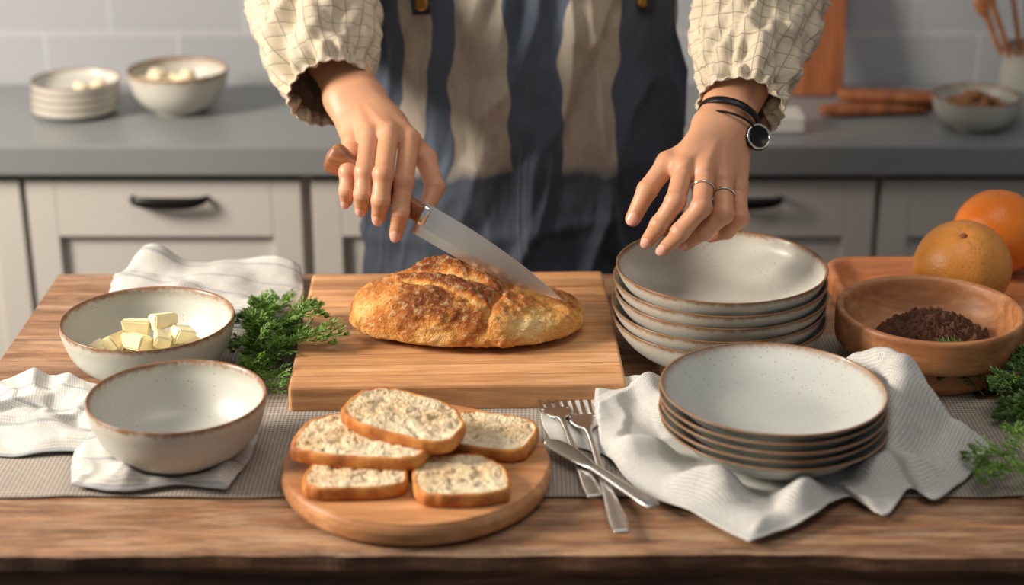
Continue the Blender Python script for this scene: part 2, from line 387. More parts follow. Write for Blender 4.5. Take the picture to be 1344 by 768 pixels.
# ---------------------------------------------------------------- cloth
def coons(B,R,Tp,L,nu,nv):
    b=cr(B,nu+1);t=cr(Tp,nu+1);l=cr(L,nv+1);r=cr(R,nv+1); G=[]
    for j in range(nv+1):
        v=j/nv; row=[]
        for i in range(nu+1):
            u=i/nu
            row.append((1-v)*b[i]+v*t[i]+(1-u)*l[j]+u*r[j]-((1-u)*(1-v)*b[0]+u*(1-v)*b[-1]+(1-u)*v*t[0]+u*v*t[-1]))
        G.append(row)
    return G
def cloth(name,B,R,Tp,L,hf,mat,nu=120,nv=100,thick=.0016,size=(.4,.4),parent=None,z0=0.001):
    G=coons(B,R,Tp,L,nu,nv);V=[];F=[];UV=[]
    for j in range(nv+1):
        for i in range(nu+1):
            p=G[j][i]; u,v=i/nu,j/nv
            V.append((p[0],p[1],T+z0+hf(p[0],p[1],u,v))); UV.append((u*size[0],v*size[1]))
    for j in range(nv):
        for i in range(nu):
            a=j*(nu+1)+i; F.append((a,a+1,a+nu+2,a+nu+1))
    o=mk(name,V,F,mat,uv=UV,parent=parent)
    s=o.modifiers.new('s','SOLIDIFY'); s.thickness=thick; s.offset=1; return o
def ss(a,b,x):
    t=min(1,max(0,(x-a)/(b-a))); return t*t*(3-2*t)
def runner():
    h=.004; xs=np.arange(-.645,.96,h); ys=np.arange(1.655,2.2,h); id={};V=[];F=[];UV=[]
    def inside(x,y):
        if y<1.90: return True
        if -.385<x<-.20 and y<2.2-.1*(x+.385): return True
        if .36<x<.56 and y<2.10: return True
        return False
    def vid(i,j):
        if (i,j) not in id:
            id[(i,j)]=len(V); x,y=xs[0]+i*h,ys[0]+j*h
            yy=y+(.003*fb(x*8,3) if j<3 else 0)
            V.append((x,yy,T+.0015+.0012*(fb(x*12,y*12)+.5))); UV.append((x,y))
        return id[(i,j)]
    for i in range(len(xs)):
        for j in range(len(ys)):
            if inside(xs[0]+(i+.5)*h,ys[0]+(j+.5)*h): F.append((vid(i,j),vid(i+1,j),vid(i+1,j+1),vid(i,j+1)))
    o=mk('table_runner',V,F,M['runner'],uv=UV); s=o.modifiers.new('s','SOLIDIFY'); s.thickness=.0014; s.offset=1
runner()
PC=(.289,1.754)
def ridge(p,k): return abs(math.sin(p))**k
def crease(x,y,s,sd,w=4.): # sharp pinched fold lines
    return 1-min(1,abs(fb(x*s+sd,y*s,sd*1.7,2))*w)
def hbig(x,y,u,v):
    d=math.hypot(x-PC[0],y-PC[1]); m=ss(.085,.135,d)
    wx=x+.03*fb(x*6,y*6,1); wy=y+.03*fb(x*6,y*6,4)
    a=math.atan2(wy-PC[1],wx-PC[0])
    f1=.5+.5*math.sin(a*8+2.0*fb(x*5,y*5,7)); f2=ridge(30*(wx*.85+wy*.5),1.3)
    h=m*(.021*f1**2.2+.011*f2+.010*crease(x,y,6,3)+.004*crease(x,y,12,8))
    e=ss(.375,.425,x)*ss(1.68,1.76,y)
    h+=e*(.042*ridge(31*(wx-.35*wy)+.6,1.4)+.014)
    g=math.exp(-(((x-.425)/.045)**2+((y-1.885)/.05)**2)); h+=.045*g
    edge=min(u,1-u,v,1-v); h*=.2+.8*ss(0,.09,edge)
    if x<.10: h*=.3
    return max(0,h)+.0045
cloth('linen_napkin',[(.045,1.78),(.10,1.745),(.137,1.66),(.195,1.60),(.24,1.545)],[(.24,1.545),(.306,1.59),(.36,1.645),(.389,1.605),(.425,1.655),(.45,1.635),(.49,1.68),(.538,1.748)],
 [(.038,1.906),(.10,1.915),(.19,1.945),(.30,1.93),(.40,1.94),(.475,1.87),(.538,1.748)],[(.045,1.78),(.034,1.84),(.038,1.906)],hbig,M['linen'],200,160,size=(.55,.45))
def hl(x,y,u,v):
    d=math.hypot(x+.369,y-1.739); m=ss(.045,.085,d)
    h=m*(.012*ridge(24*(x*.5+y)+1.5*fb(x*6,y*6),1.4)+.011*crease(x,y,7,3)+.005*crease(x,y,13,6))
    return max(0,h)*(.3+.7*ss(0,.08,min(u,1-u,v,1-v)))+.0045
a=cloth('p1',[(-.63,1.76),(-.56,1.742),(-.50,1.75),(-.44,1.74)],[(-.44,1.74),(-.43,1.83),(-.46,1.90)],[(-.635,1.93),(-.60,1.95),(-.55,1.95),(-.50,1.92),(-.46,1.90)],[(-.63,1.76),(-.64,1.85),(-.635,1.93)],hl,M['stripedlinen'],90,90,size=(.2,.2))
b=cloth('p2',[(-.475,1.668),(-.42,1.655),(-.36,1.668),(-.305,1.655)],[(-.305,1.655),(-.292,1.73),(-.290,1.79)],[(-.49,1.79),(-.40,1.80),(-.290,1.79)],[(-.475,1.668),(-.488,1.73),(-.49,1.79)],lambda x,y,u,v:hl(x,y,u,v)+.001,M['stripedlinen'],80,60,size=(.2,.14))
joinobs([a,b],'linen_napkin.001')
parts=[]
for k in range(4):
    z=.002+k*.0075; s=k*.004
    def hk(x,y,u,v,k=k,z=z):
        big=.008*(fb(x*9,y*9,3.3)+.3)+ (.022*math.exp(-((u-.1)**2+(v-.95)**2)/.03))
        f3=.008*crease(x,y,6,2)
        roll=-.005*(1-ss(0,.06,min(u,1-u)))-.004*(1-ss(0,.05,v))
        return max(.001,z+(big+f3)*(.4+.3*k)+.002*math.sin(42*(x+y*.7)+k)+roll)
    parts.append(cloth('f%d'%k,[(-.545+s,2.165+s),(-.47,2.15),(-.38,2.115),(-.293-s,2.105+s)],[(-.293-s,2.105+s),(-.285,2.2),(-.298,2.295-s)],[(-.53+s,2.31-s),(-.46,2.295),(-.38,2.305),(-.298,2.295-s)],[(-.545+s,2.165+s),(-.555+s,2.24),(-.53+s,2.31-s)],hk,M['stripedlinen'],70,60,.0055,size=(.25,.17)))
joinobs(parts,'linen_napkin.002')
# ---------------------------------------------------------------- boards
cb=box('cutting_board',(-.27,1.8715,T+.001),(.131,2.248,T+.035),M['board'],.006,None,4); cb.rotation_euler=(0,0,math.radians(1.7))
lathe('round_serving_board',[(0,0),(.10,0),(.138,0),(.1445,.004),(.1465,.012),(.1465,.017),(.144,.0235),(.138,.026),(.09,.026),(0,.026)],M['round'],128,(-.104,1.690,T+.0035),60,0)
# ---------------------------------------------------------------- loaf
def loaf():
    nu,nv=300,150; V=[];F=[];att=[]
    A,B,H=.150,.086,.060
    for j in range(nv+1):
        ph=math.pi*j/nv-math.pi/2
        for i in range(nu):
            th=2*math.pi*i/nu; c,s=math.cos(th),math.sin(th); cp_,sp_=max(math.cos(ph),0),math.sin(ph)
            x=A*math.copysign(abs(c)**.95,c)*cp_**.8
            y=B*math.copysign(abs(s)**.92,s)*cp_**.8
            z=sp_
            prof=1-.40*ss(-.01,.13,x)-.14*ss(.03,.15,-x)
            z=H*prof*(abs(z)**.85) if z>0 else -.018*abs(z)**.7
            n=Vector((x/A**2,y/B**2,max(z,-.005)/H**2)); n=n.normalized() if n.length>0 else Vector((0,0,1))
            up=ss(.008,.040,z)
            d=.0045*fb(x*16,y*16,z*16)+.0026*fb(x*50,y*50,z*50)+.0014*fb(x*130,y*130,z*130,2)
            r=0
            for (y0,sl,am,ph0,wd,x0,x1) in ((.020,-.42,.0110,0,.020,-.06,.075),(-.016,-.55,.0110,1.1,.016,-.05,.085),(.045,-.25,.007,2.0,.016,-.09,.05),(-.045,-.30,.0065,3.0,.014,-.07,.03)):
                cy=y0+sl*x+.010*math.sin(x*26+ph0)+.012*fb(x*22,ph0); v=y-cy
                lip=(ss(-.003,.002,v)*math.exp(-max(v,0)/wd)); gro=math.exp(-((v+.009)/.007)**2)
                win=ss(x0-.03,x0+.01,x)*(1-ss(x1-.01,x1+.03,x))*up*(1-.75*ss(.0,.05,x))
                d+=win*(am*lip-.0045*gro); r+=win*(lip*1.1-gro*1.2)
            wx,wy=x+.02*fb(x*14,y*14,1),y+.02*fb(x*14,y*14,7)
            ck=(1-ss(0,.12,vor(wx*34,wy*40,z*28)))*ss(.0,.3,fb(x*9,y*9,2)+.2); d-=up*.0018*ck; r-=.45*ck*up
            cx=.058+.35*y; v=x-cx; g=math.exp(-(v/.005)**2)*ss(0,.02,z)*.006; d-=g; r-=g*60
            r+=1.3*fb(x*15,y*15,z*15+5)+.6*up
            V.append((x+n.x*d,y+n.y*d,max(z+n.z*d,-.018)+.018)); att.append(min(1,max(0,.34+.42*r)))
    for j in range(nv):
        for i in range(nu):
            F.append((j*nu+i,j*nu+(i+1)%nu,(j+1)*nu+(i+1)%nu,(j+1)*nu+i))
    o=mk('bread_loaf',V,F,M['crust'],loc=(-.058,2.045,T+.0352),recalc=True); attr(o,'ridge',att)
    o.rotation_euler=(0,0,math.radians(-3)); return o
loaf()
# ---------------------------------------------------------------- slices
def bslice(loc,rot,W=.075,D=.047,th=.014,seed=0,tilt=(0,0),name='bread_slice'):
    nt,nr=120,26; V=[];F=[];mi=[]
    def R(t):
        c,s=math.cos(t),math.sin(t)
        x=W*math.copysign(abs(c)**.56,c)*(1-.14*max(0,s)); y=D*math.copysign(abs(s)**(.62 if s>0 else .42),s)
        y+=.12*D*c*math.sin(seed*2.1)
        if s<0: y*=.84
        k=1+.07*fb(c*1.6+seed,s*1.6,seed); return x*k,y*k
    rows=[]
    def ring(f,z,nz):
        ids=[]
        for i in range(nt):
            t=2*math.pi*i/nt; x,y=R(t)
            dz=0
            if nz:
                pit=vor(x*f*110+seed*7,y*f*110,seed+.5)
                dz=-.0026*(1-ss(.05,.35,fb(x*f*70+seed,y*f*90,seed*3,2)+.32))*ss(1,.85,f)+.0008*fb(x*f*60,y*f*60,seed)+.0008*pit
            V.append((x*f,y*f,z+dz)); ids.append(len(V)-1)
        rows.append(ids)
    for k in range(1,nr+1): ring(k/nr*.93,th,1)
    ring(.97,th*1.03,0); ring(1.0,th*.85,0); ring(1.01,th*.5,0); ring(1.0,th*.15,0); ring(.97,0,0); ring(.02,0,0)
    for a in range(len(rows)-1):
        for i in range(nt):
            F.append((rows[a][i],rows[a][(i+1)%nt],rows[a+1][(i+1)%nt],rows[a+1][i])); mi.append(0 if a<nr-1 else 1)
    F.append(tuple(rows[0])); mi.append(0); F.append(tuple(rows[-1])); mi.append(0)
    o=mk(name,V,F,[M['crumb'],M['scrust']],loc=loc,mi=mi,recalc=True); o.rotation_euler=(math.radians(tilt[0]),math.radians(tilt[1]),math.radians(rot)); return o
bz=T+.0305
bslice((-.163,1.630,bz),2,.054,.042,.015,1)
bslice((-.055,1.622,bz),8,.050,.050,.015,2,name='bread_slice.001')
bslice((-.030,1.728,bz),-16,.059,.048,.015,3,name='bread_slice.002')
bslice((-.158,1.682,bz+.0155),-10,.077,.052,.016,4,(3,0),name='bread_slice.003')
bslice((-.118,1.703,bz+.0315),-22,.068,.046,.016,5,(4,5),name='bread_slice.004')
# ---------------------------------------------------------------- ceramics
def bowlprof(R,H,b,t=.0045):
    return [(0,.003),(b*.8,.003),(b*.86,0),(b,0),(b*1.04,.004),(b+(R-b)*.42,H*.17),(b+(R-b)*.80,H*.45),(R*.985,H*.8),(R,H-.001),(R-t*.4,H+.001),(R-t,H-.003),(R*.985-t,H*.8),(b+(R-b)*.74-t*.5,H*.45),(b+(R-b)*.36,H*.19+t*.4),(b*.7,H*.09+t*.6),(0,H*.07+t*.7)]
lathe('ceramic_bowl',bowlprof(.106,.075,.046),M['cream'],loc=(-.449,1.981,T+.001),sub=90,wob=.006)
lathe('ceramic_bowl.001',bowlprof(.098,.074,.045),M['cream'],loc=(-.369,1.739,T+.009),sub=90,wob=.006,seed=2)
def shallow(R,H,b,t=.004,k1=.42,k2=.80):
    return [(0,.003),(b*.85,.003),(b*.9,0),(b,0),(b*1.03,.004),(b+(R-b)*(k1+.1),H*.33),(b+(R-b)*(k2+.03),H*.66),(R,H-.001),(R-t*.4,H+.0012),(R-t,H-.002),(b+(R-b)*k2,H*.66),(b+(R-b)*k1,H*.33+t*.8),(b*.95,.004+t*1.2),(b*.5,.002+t),(0,.002+t)]
for k in range(5):
    R=.1325+ (.0025,.0015,.0005,.001,-.0005)[k]
    lathe('serving_bowl'+('' if k==0 else '.%03d'%k),shallow(R,.056,.080),M['stack'],loc=(.262+(.0,-.002,.001,-.001,0)[k],2.036,T+.003+.0165*k),sub=80,wob=.004,seed=k)
for k in range(5):
    R=.124+(.002,.001,.0015,.0005,0)[k]
    o=lathe('dinner_plate'+('' if k==0 else '.%03d'%k),shallow(R,.040,.070,.0036,.34,.68),M['plate'],loc=(.289+(.002,-.001,.001,-.001,0)[k],1.754,T+.0075+.0098*k),sub=90,wob=.004,seed=k+4)
    o.rotation_euler=(0,math.radians(.8),0)
def butter():
    obs=[]; rnd=random.Random(3)
    P=[(-.062,-.006,.032),(-.04,-.034,.026),(.0,-.040,.024),(.035,-.034,.026),(.056,-.004,.034),(.0,.02,.026),(-.034,.028,.028),(.034,.03,.028),(-.04,.0,.045),(-.012,-.014,.048),(.018,-.012,.049),(.04,.006,.050),(-.018,.016,.056),(.014,.018,.063)]
    for p in P:
        bm=bmesh.new(); bmesh.ops.create_cube(bm,size=1)
        bmesh.ops.scale(bm,vec=(rnd.uniform(.026,.034),rnd.uniform(.020,.026),rnd.uniform(.016,.022)),verts=bm.verts)
        for v in bm.verts: v.co+=Vector((rnd.uniform(-.0035,.0035) for _ in range(3)))
        bmesh.ops.bevel(bm,geom=bm.edges[:],offset=.0022,segments=2,affect='EDGES')
        bmesh.ops.rotate(bm,cent=(0,0,0),matrix=Matrix.Rotation(rnd.uniform(0,3),3,'Z')@Matrix.Rotation(rnd.uniform(-.6,.6),3,'X'),verts=bm.verts)
        bmesh.ops.translate(bm,vec=p,verts=bm.verts)
        me=bpy.data.meshes.new('c'); bm.to_mesh(me); bm.free(); me.materials.append(M['butter'])
        o=bpy.data.objects.new('c',me); COL.objects.link(o); o.location=(-.450,1.986,T); obs.append(o)
    joinobs(obs,'butter_cubes')
butter()
lathe('wooden_bowl',[(0,.0),(.070,.0),(.088,.000),(.094,.004),(.0965,.012),(.0965,.022),(.0955,.030),(.0975,.0325),(.106,.0335),(.1125,.036),(.1150,.042),(.1158,.055),(.1158,.070),(.1150,.077),(.112,.0795),(.107,.078),(.1045,.072),(.102,.060),(.095,.044),(.082,.031),(.06,.024),(0,.022)],M['bowlwood'],128,(.519,1.999,T+.0035),130,.002)
def mound(name,loc,r,h,mat,n=60,rough=.004,sx=1):
    V=[];F=[]
    for j in range(n+1):
        for i in range(n+1):
            x=(i/n-.5)*2;y=(j/n-.5)*2; k=max(abs(x),abs(y))/max(1e-6,math.hypot(x,y)); x*=k;y*=k
            d=min(1,math.hypot(x,y)); z=h*(1-d*d)**1.2
            z+=(rough*fb(x*5,y*5,2,5)+rough*.8*fb(x*16,y*16,3,4))*ss(1.0,.85,d)
            V.append((x*r*sx,y*r,z))
    for j in range(n):
        for i in range(n): a=j*(n+1)+i; F.append((a,a+1,a+n+2,a+n+1))
    return mk(name,V,F,mat,loc=loc)
o1=mound('m',(.528,2.008,T+.030),.082,.036,M['cocoa'],140,.009,1.0)
obs=[o1]
for k in range(120):
    a=random.uniform(0,6.28);d=.072*math.sqrt(random.random()); s=random.uniform(.0008,.0030)
    bm=bmesh.new(); bmesh.ops.create_icosphere(bm,subdivisions=1,radius=s)
    for v in bm.verts: v.co*=1+.35*fb(v.co.x*300+k,v.co.y*300,v.co.z*300)
    me=bpy.data.meshes.new('c'); bm.to_mesh(me); bm.free(); me.materials.append(M['cocoa'])
    o=bpy.data.objects.new('c',me); COL.objects.link(o); o.location=(.528+d*math.cos(a),2.008+d*math.sin(a),T+.031+.036*(1-(d/.082)**2)**1.2); obs.append(o)
joinobs(obs,'cocoa_powder')
def tray():
    X0,X1,Y0,Y1=.440,.93,2.125,2.325; V=[];F=[]
    def rr(ins,r,n=14):
        out=[]
        for cx,cy,a0 in ((X1-r,Y1-r,0),(X0+r,Y1-r,90),(X0+r,Y0+r,180),(X1-r,Y0+r,270)):
            for k in range(n):
                a=math.radians(a0+90*k/(n-1)); out.append((cx+(r-ins)*math.cos(a),cy+(r-ins)*math.sin(a)))
        return out
    prof=[(.02,0),(.006,0),(.0,.006),(0,.024),(.003,.030),(.010,.031),(.016,.027),(.020,.014),(.028,.012)]
    R=[rr(i,.045) for i,z in prof]; n=len(R[0])
    for ring,(i,z) in zip(R,prof):
        for x,y in ring: V.append((x,y,z))
    for a in range(len(R)-1):
        for i in range(n): F.append((a*n+i,a*n+(i+1)%n,(a+1)*n+(i+1)%n,(a+1)*n+i))
    F.append(tuple(range(n)));F.append(tuple(range((len(R)-1)*n,len(R)*n)))
    mk('wooden_tray',V,F,M['tray'],loc=(0,0,T+.0005),recalc=True)
tray()
def fruit(name,loc,r,mat,seed,stem=True):
    nu,nv=80,50;V=[];F=[]
    for j in range(nv+1):
        ph=math.pi*j/nv
        for i in range(nu):
            th=2*math.pi*i/nu; x,y,z=math.sin(ph)*math.cos(th),math.sin(ph)*math.sin(th),math.cos(ph)
            k=1+.015*fb(x*1.5+seed,y*1.5,z*1.5)-.06*math.exp(-(ph/.12)**2)+.01*math.exp(-((ph-.3)/.12)**2)*math.sin(th*7)*.6
            V.append((x*r*k,y*r*k,z*r*k*.96))
    for j in range(nv):
        for i in range(nu): F.append((j*nu+i,j*nu+(i+1)%nu,(j+1)*nu+(i+1)%nu,(j+1)*nu+i))
    o=mk(name,V,F,mat,loc=loc,recalc=True)
    if stem: lathe('stem_button',[(0,.003),(.003,.0035),(.005,.001),(.006,-.004),(0,-.005)],M['walnut'],12,(0,0,r*.905),12,0,o,)
    return o
g=fruit('grapefruit',(.600,2.168,T+.0725),.0640,M['grape'],1); g.rotation_euler=(math.radians(25),math.radians(-10),0)
g=fruit('orange',(.678,2.292,T+.078),.061,M['orange'],5,False)
# ---------------------------------------------------------------- cutlery
def fork(name,loc,rot,L=.30):
    e=[]; s=L/.30
    e.append(tube('h',[(0,-.150*s,.004,.0085,.0018),(0,-.12*s,.0035,.0095,.002),(0,-.05*s,.004,.0055,.0022),(0,.03*s,.008,.0035,.0025),(0,.06*s,.009,.005,.0022),(0,.075*s,.007,.013,.0018),(0,.092*s,.005,.018,.0016),(0,.105*s,.0045,.0185,.0015)],M['steel'],16,60,p=2.6))
    for k in range(4):
        x=-.0145+.0097*k
        e.append(tube('t',[(x,.100*s,.0045,.0038,.0014),(x,.12*s,.0045,.0028,.0013),(x,.14*s,.006,.0024,.0012),(x,.155*s,.009,.0012,.0008)],M['steel'],10,14))
    o=joinobs(e,name); o.location=loc; o.rotation_euler=(0,0,math.radians(rot)); return o
fork('dinner_fork',(.094,1.724,T+.0075),6.5,.325)
fork('dinner_fork.001',(.066,1.765,T+.0085),10,.26)
tube('table_knife',[(.148,1.608,.0,.0075,.0025),(.140,1.620,.001,.0095,.003),(.118,1.652,.001,.0075,.003),(.092,1.690,.001,.006,.003),(.085,1.700,.001,.007,.002),(.075,1.714,.001,.0105,.0011),(.055,1.742,.001,.0125,.001),(.044,1.757,.001,.0095,.0009),(.040,1.763,.001,.002,.0006)],M['steel'],16,70,loc=(0,0,T+.0165),p=2.4)
# ---------------------------------------------------------------- chef knife
def chefknife():
    e=empty('chef_knife'); tip=Vector((.063,1.996,.0955)); heel=Vector((-.119,2.092,.1712)); end=Vector((-.237,2.140,.234))
    d=(tip-heel).normalized(); L=(tip-heel).length; lean=Vector((0,.12,1)).normalized()
    w=(lean-d*lean.dot(d)).normalized(); n=d.cross(w)
    V=[];F=[];N=60
    for i in range(N+1):
        u=i/N; sp_=.021-.023*u**2.6; ed=-.025*(1-u**3.0)-.002*u**3
        c=heel+d*(u*L)
        th=.0012*(1-.6*u)
        for h,t in ((sp_,th),(sp_*.3+ed*.7,th*.8),(ed,.0001)): V.append(T_(c+w*h+n*t))
        for h,t in ((ed,-.0001),(sp_*.3+ed*.7,-th*.8),(sp_,-th)): V.append(T_(c+w*h+n*t))
    for i in range(N):
        for k in range(6): F.append((i*6+k,i*6+(k+1)%6,(i+1)*6+(k+1)%6,(i+1)*6+k))
    F.append(tuple(range(6)));F.append(tuple(range(N*6,N*6+6)))
    mk('blade',V,F,M['blade'],parent=e,recalc=True,smooth=False)
    hd=(end-heel).normalized(); h0=heel+w*.004
    pts=[]
    for s,a,b in ((-.004,.010,.014),(.010,.0085,.013),(.03,.0085,.012),(.07,.010,.0135),(.105,.011,.015),(.125,.013,.020),(.137,.012,.019),(.143,.003,.006)):
        c=h0+hd*s; pts.append((c.x,c.y,c.z+T,a,b))
    tube('handle',pts,M['walnut'],20,50,tuple(w),e,p=2.5)
    c=[h0-hd*.012,h0+hd*.004]; tube('bolster',[(*T_(q),.006,.014) for q in (c[0],c[1])],M['blade'],16,6,tuple(w),e)
chefknife()
# ---------------------------------------------------------------- herbs
def herbs(name,cen,spread,n,mat,seed,L=(.06,.09),ends=None,fluff=1.0,zmax=.05,needle=.008,nw=.2):
    rnd=random.Random(seed); V=[];F=[]
    def leaf(p,d,l,w):
        s=d.cross(Vector((rnd.uniform(-1,1),rnd.uniform(-1,1),rnd.uniform(.2,1)))).normalized()*w
        b=len(V); up=s.cross(d).normalized()*w*.5
        V.extend([p,p+d*l*.45+s+up,p+d*l,p+d*l*.45-s+up]); F.append((b,b+1,b+2,b+3))
    def stem(a,b,w):
        d=(b-a); s=d.cross(Vector((0,0,1))); s=s.normalized()*w if s.length>1e-9 else Vector((w,0,0)); u=Vector((0,0,w)); i=len(V)
        V.extend([a-s,a+s,a+u,b-s*.7,b+s*.7,b+u*.7]); F.extend([(i,i+1,i+4,i+3),(i+1,i+2,i+5,i+4),(i+2,i,i+3,i+5)])
    for k in range(n):
        if ends and k<len(ends): p0=Vector(ends[k][0]); tgt=Vector(ends[k][1])
        else:
            p0=Vector((cen[0]+rnd.gauss(0,spread[0]),cen[1]+rnd.gauss(0,spread[1]),.006+abs(rnd.gauss(0,zmax*.35))))
            a=rnd.uniform(0,6.28); l=rnd.uniform(*L); tgt=p0+Vector((math.cos(a)*l,math.sin(a)*l,rnd.uniform(-.01,.035)))
        pts=[]; D=tgt-p0; side=D.cross(Vector((0,0,1)))*rnd.uniform(-.2,.2); N=12
        for i in range(N+1):
            u=i/N; q=p0+D*u+side*math.sin(u*3.1)+Vector((0,0,.012*math.sin(u*3.1)))
            q.z=min(max(q.z,.006),zmax+.02); pts.append(q)
        for i in range(N): stem(pts[i],pts[i+1],.0009*(1-.6*i/N))
        dd=D.normalized(); sd=dd.cross(Vector((0,0,1))).normalized()
        for i in range(2,N+1):
            u=i/N; bl=D.length*.30*math.sin(math.pi*(.25+.72*u))*fluff+.004
            for sg in (-1,1):
                bd=(dd*.8+sd*sg*.9+Vector((0,0,rnd.uniform(-.2,.7)))).normalized(); q0=pts[i]; q1=q0+bd*bl; q1.z=max(q1.z,.004); stem(q0,q1,.0004)
                m=5
                for j in range(1,m+1):
                    p=q0+(q1-q0)*(j/m)
                    for s2 in (-1,1,0):
                        ld=(bd*1.1+bd.cross(Vector((0,0,1))).normalized()*s2*.7+Vector((0,0,rnd.uniform(-.4,.6)))).normalized()
                        leaf(p,ld,needle*rnd.uniform(.6,1.1)*(1-.3*j/m),needle*nw)
    return mk(name,V,F,mat,smooth=False,loc=(0,0,T))
herbs('dill_bunch',(-.308,2.020),(.010,.040),30,M['leaf'],4,(.03,.050),ends=[((-.30,1.99,.02),(-.210,1.984,.050)),((-.31,2.03,.03),(-.240,2.045,.05)),((-.31,1.95,.01),(-.280,1.885,.02)),((-.30,1.97,.02),(-.222,1.966,.045)),((-.30,2.05,.02),(-.25,2.08,.05)),((-.32,2.08,.03),(-.31,2.15,.03))],zmax=.045,needle=.011,fluff=.95,nw=.10)
herbs('dill_bunch.001',(.628,1.868),(.022,.032),50,M['leafd'],8,(.04,.062),zmax=.045,needle=.011,nw=.10)
herbs('dill_bunch.002',(.572,1.680),(.018,.022),12,M['leaf'],12,(.04,.065),zmax=.025,needle=.010,nw=.10)
# ---------------------------------------------------------------- counter things
CZ=.8805
cpl=[(0,.002),(.05,.002),(.055,0),(.06,.001),(.078,.010),(.080,.022),(.0805,.024),(.078,.024),(.074,.014),(.055,.006),(0,.006)]
for k in range(4):
    lathe('side_plate'+('' if k==0 else '.%03d'%k),cpl,M['stack'],64,(-.805+.001*k,3.115,CZ+.0135*k),30,.003,seed=k)
lathe('ceramic_bowl.002',bowlprof(.092,.078,.045),M['stack'],loc=(-.617,3.135,CZ),sub=60,wob=.004)
def pile(name,c,n,r,s,mat,seed,z0,h):
    rnd=random.Random(seed); obs=[]
    for k in range(n):
        a=rnd.uniform(0,6.28); d=r*math.sqrt(rnd.random()); bm=bmesh.new(); bmesh.ops.create_icosphere(bm,subdivisions=2,radius=s*rnd.uniform(.8,1.2))
        bmesh.ops.scale(bm,vec=(1.3,.85,.75),verts=bm.verts)
        for v in bm.verts: v.co*=1+.2*fb(v.co.x*60+k,v.co.y*60,v.co.z*60)
        bmesh.ops.rotate(bm,cent=(0,0,0),matrix=Matrix.Rotation(rnd.uniform(0,6),3,'Z')@Matrix.Rotation(rnd.uniform(-.6,.6),3,'Y'),verts=bm.verts)
        me=bpy.data.meshes.new('c'); bm.to_mesh(me); bm.free(); me.materials.append(mat); me.polygons.foreach_set('use_smooth',[True]*len(me.polygons))
        o=bpy.data.objects.new('c',me); COL.objects.link(o); o.location=(c[0]+d*math.cos(a),c[1]+d*math.sin(a),z0+h*(1-(d/r)**2)*rnd.random()); obs.append(o)
    joinobs(obs,name)
pile('garlic_cloves',(-.620,3.13),16,.055,.017,M['garlic'],2,CZ+.050,.034)
pile('garlic_cloves.001',(-.775,3.105),2,.02,.013,M['garlic'],5,CZ+.052,.004)
lathe('ceramic_bowl.003',bowlprof(.078,.060,.036),M['cream'],loc=(.830,3.02,CZ),sub=60,wob=.004)
pile('chopped_nuts',(.828,3.02),46,.050,.010,M['nuts'],6,CZ+.038,.024)
def leanboard():
    V=[];F=[]; h,t,r,w=.40,.02,.03,.058; out=[]
    for cx,cy,a0 in ((w-r,h-r,0),(-w+r,h-r,90),(-w+r,r,180),(w-r,r,270)):
        for k in range(8):
            a=math.radians(a0+90*k/7); out.append((cx+r*math.cos(a),cy+r*math.sin(a)))
    n=len(out)
    for ins,y in ((.003,0),(0,.003),(0,t-.003),(.003,t)):
        for x,z in out: V.append((x*(1-ins/w),y,h/2+(z-h/2)*(1-ins/h)))
    for a in range(3):
        for i in range(n): F.append((a*n+i,a*n+(i+1)%n,(a+1)*n+(i+1)%n,(a+1)*n+i))
    F.append(tuple(range(n)));F.append(tuple(range(3*n,4*n)))
    o=mk('cutting_board.001',V,F,M['backboard'],loc=(.575,3.225,CZ+.002),smooth=False,recalc=True); o.rotation_euler=(math.radians(-11),0,0)
leanboard()
a=tube('a',[(.565,3.085,.012,.010,.005),(.58,3.087,.012,.016,.009),(.63,3.094,.012,.020,.011),(.75,3.115,.012,.024,.011),(.765,3.118,.012,.018,.008)],M['backboard'],20,40,loc=(0,0,CZ+.0015),p=3.5)
b=tube('b',[(.60,3.115,.034,.012,.006),(.62,3.112,.034,.018,.010),(.74,3.10,.034,.022,.010),(.775,3.096,.034,.020,.008)],M['backboard'],20,40,loc=(0,0,CZ+.0015),p=3.5)
joinobs([a,b],'wooden_paddles')
box('butter_dish',(.455,2.975,CZ+.0005),(.52,3.045,CZ+.032),M['white'],.006,None,3)
uc=empty('utensil_crock',(.955,3.11,CZ))
lathe('crock',[(0,0),(.05,0),(.056,.004),(.060,.05),(.058,.11),(.060,.125),(.056,.126),(.054,.11),(.055,.05),(.05,.01),(0,.008)],M['cream'],48,(0,0,0),50,0,uc)
for k,(dx,dz,rr) in enumerate(((-.11,.24,.015),(-.07,.27,.02),(-.03,.26,.013),(.02,.27,.02),(-.10,.20,.012))):
    tube('wooden_spoon',[(.01*k-.01,0.0,.012,.005,.005),(dx*.5,.01*k-.02,dz*.5,.005,.005),(dx*.85,.015*k-.03,dz*.85,.006,.005),(dx*.95,.015*k-.03,dz*.93,rr,.006),(dx*1.05,.015*k-.03,dz*1.02,rr*.9,.006),(dx*1.1,.015*k-.03,dz*1.06,.003,.003)],M['tray'],12,40,(0,1,0),uc)
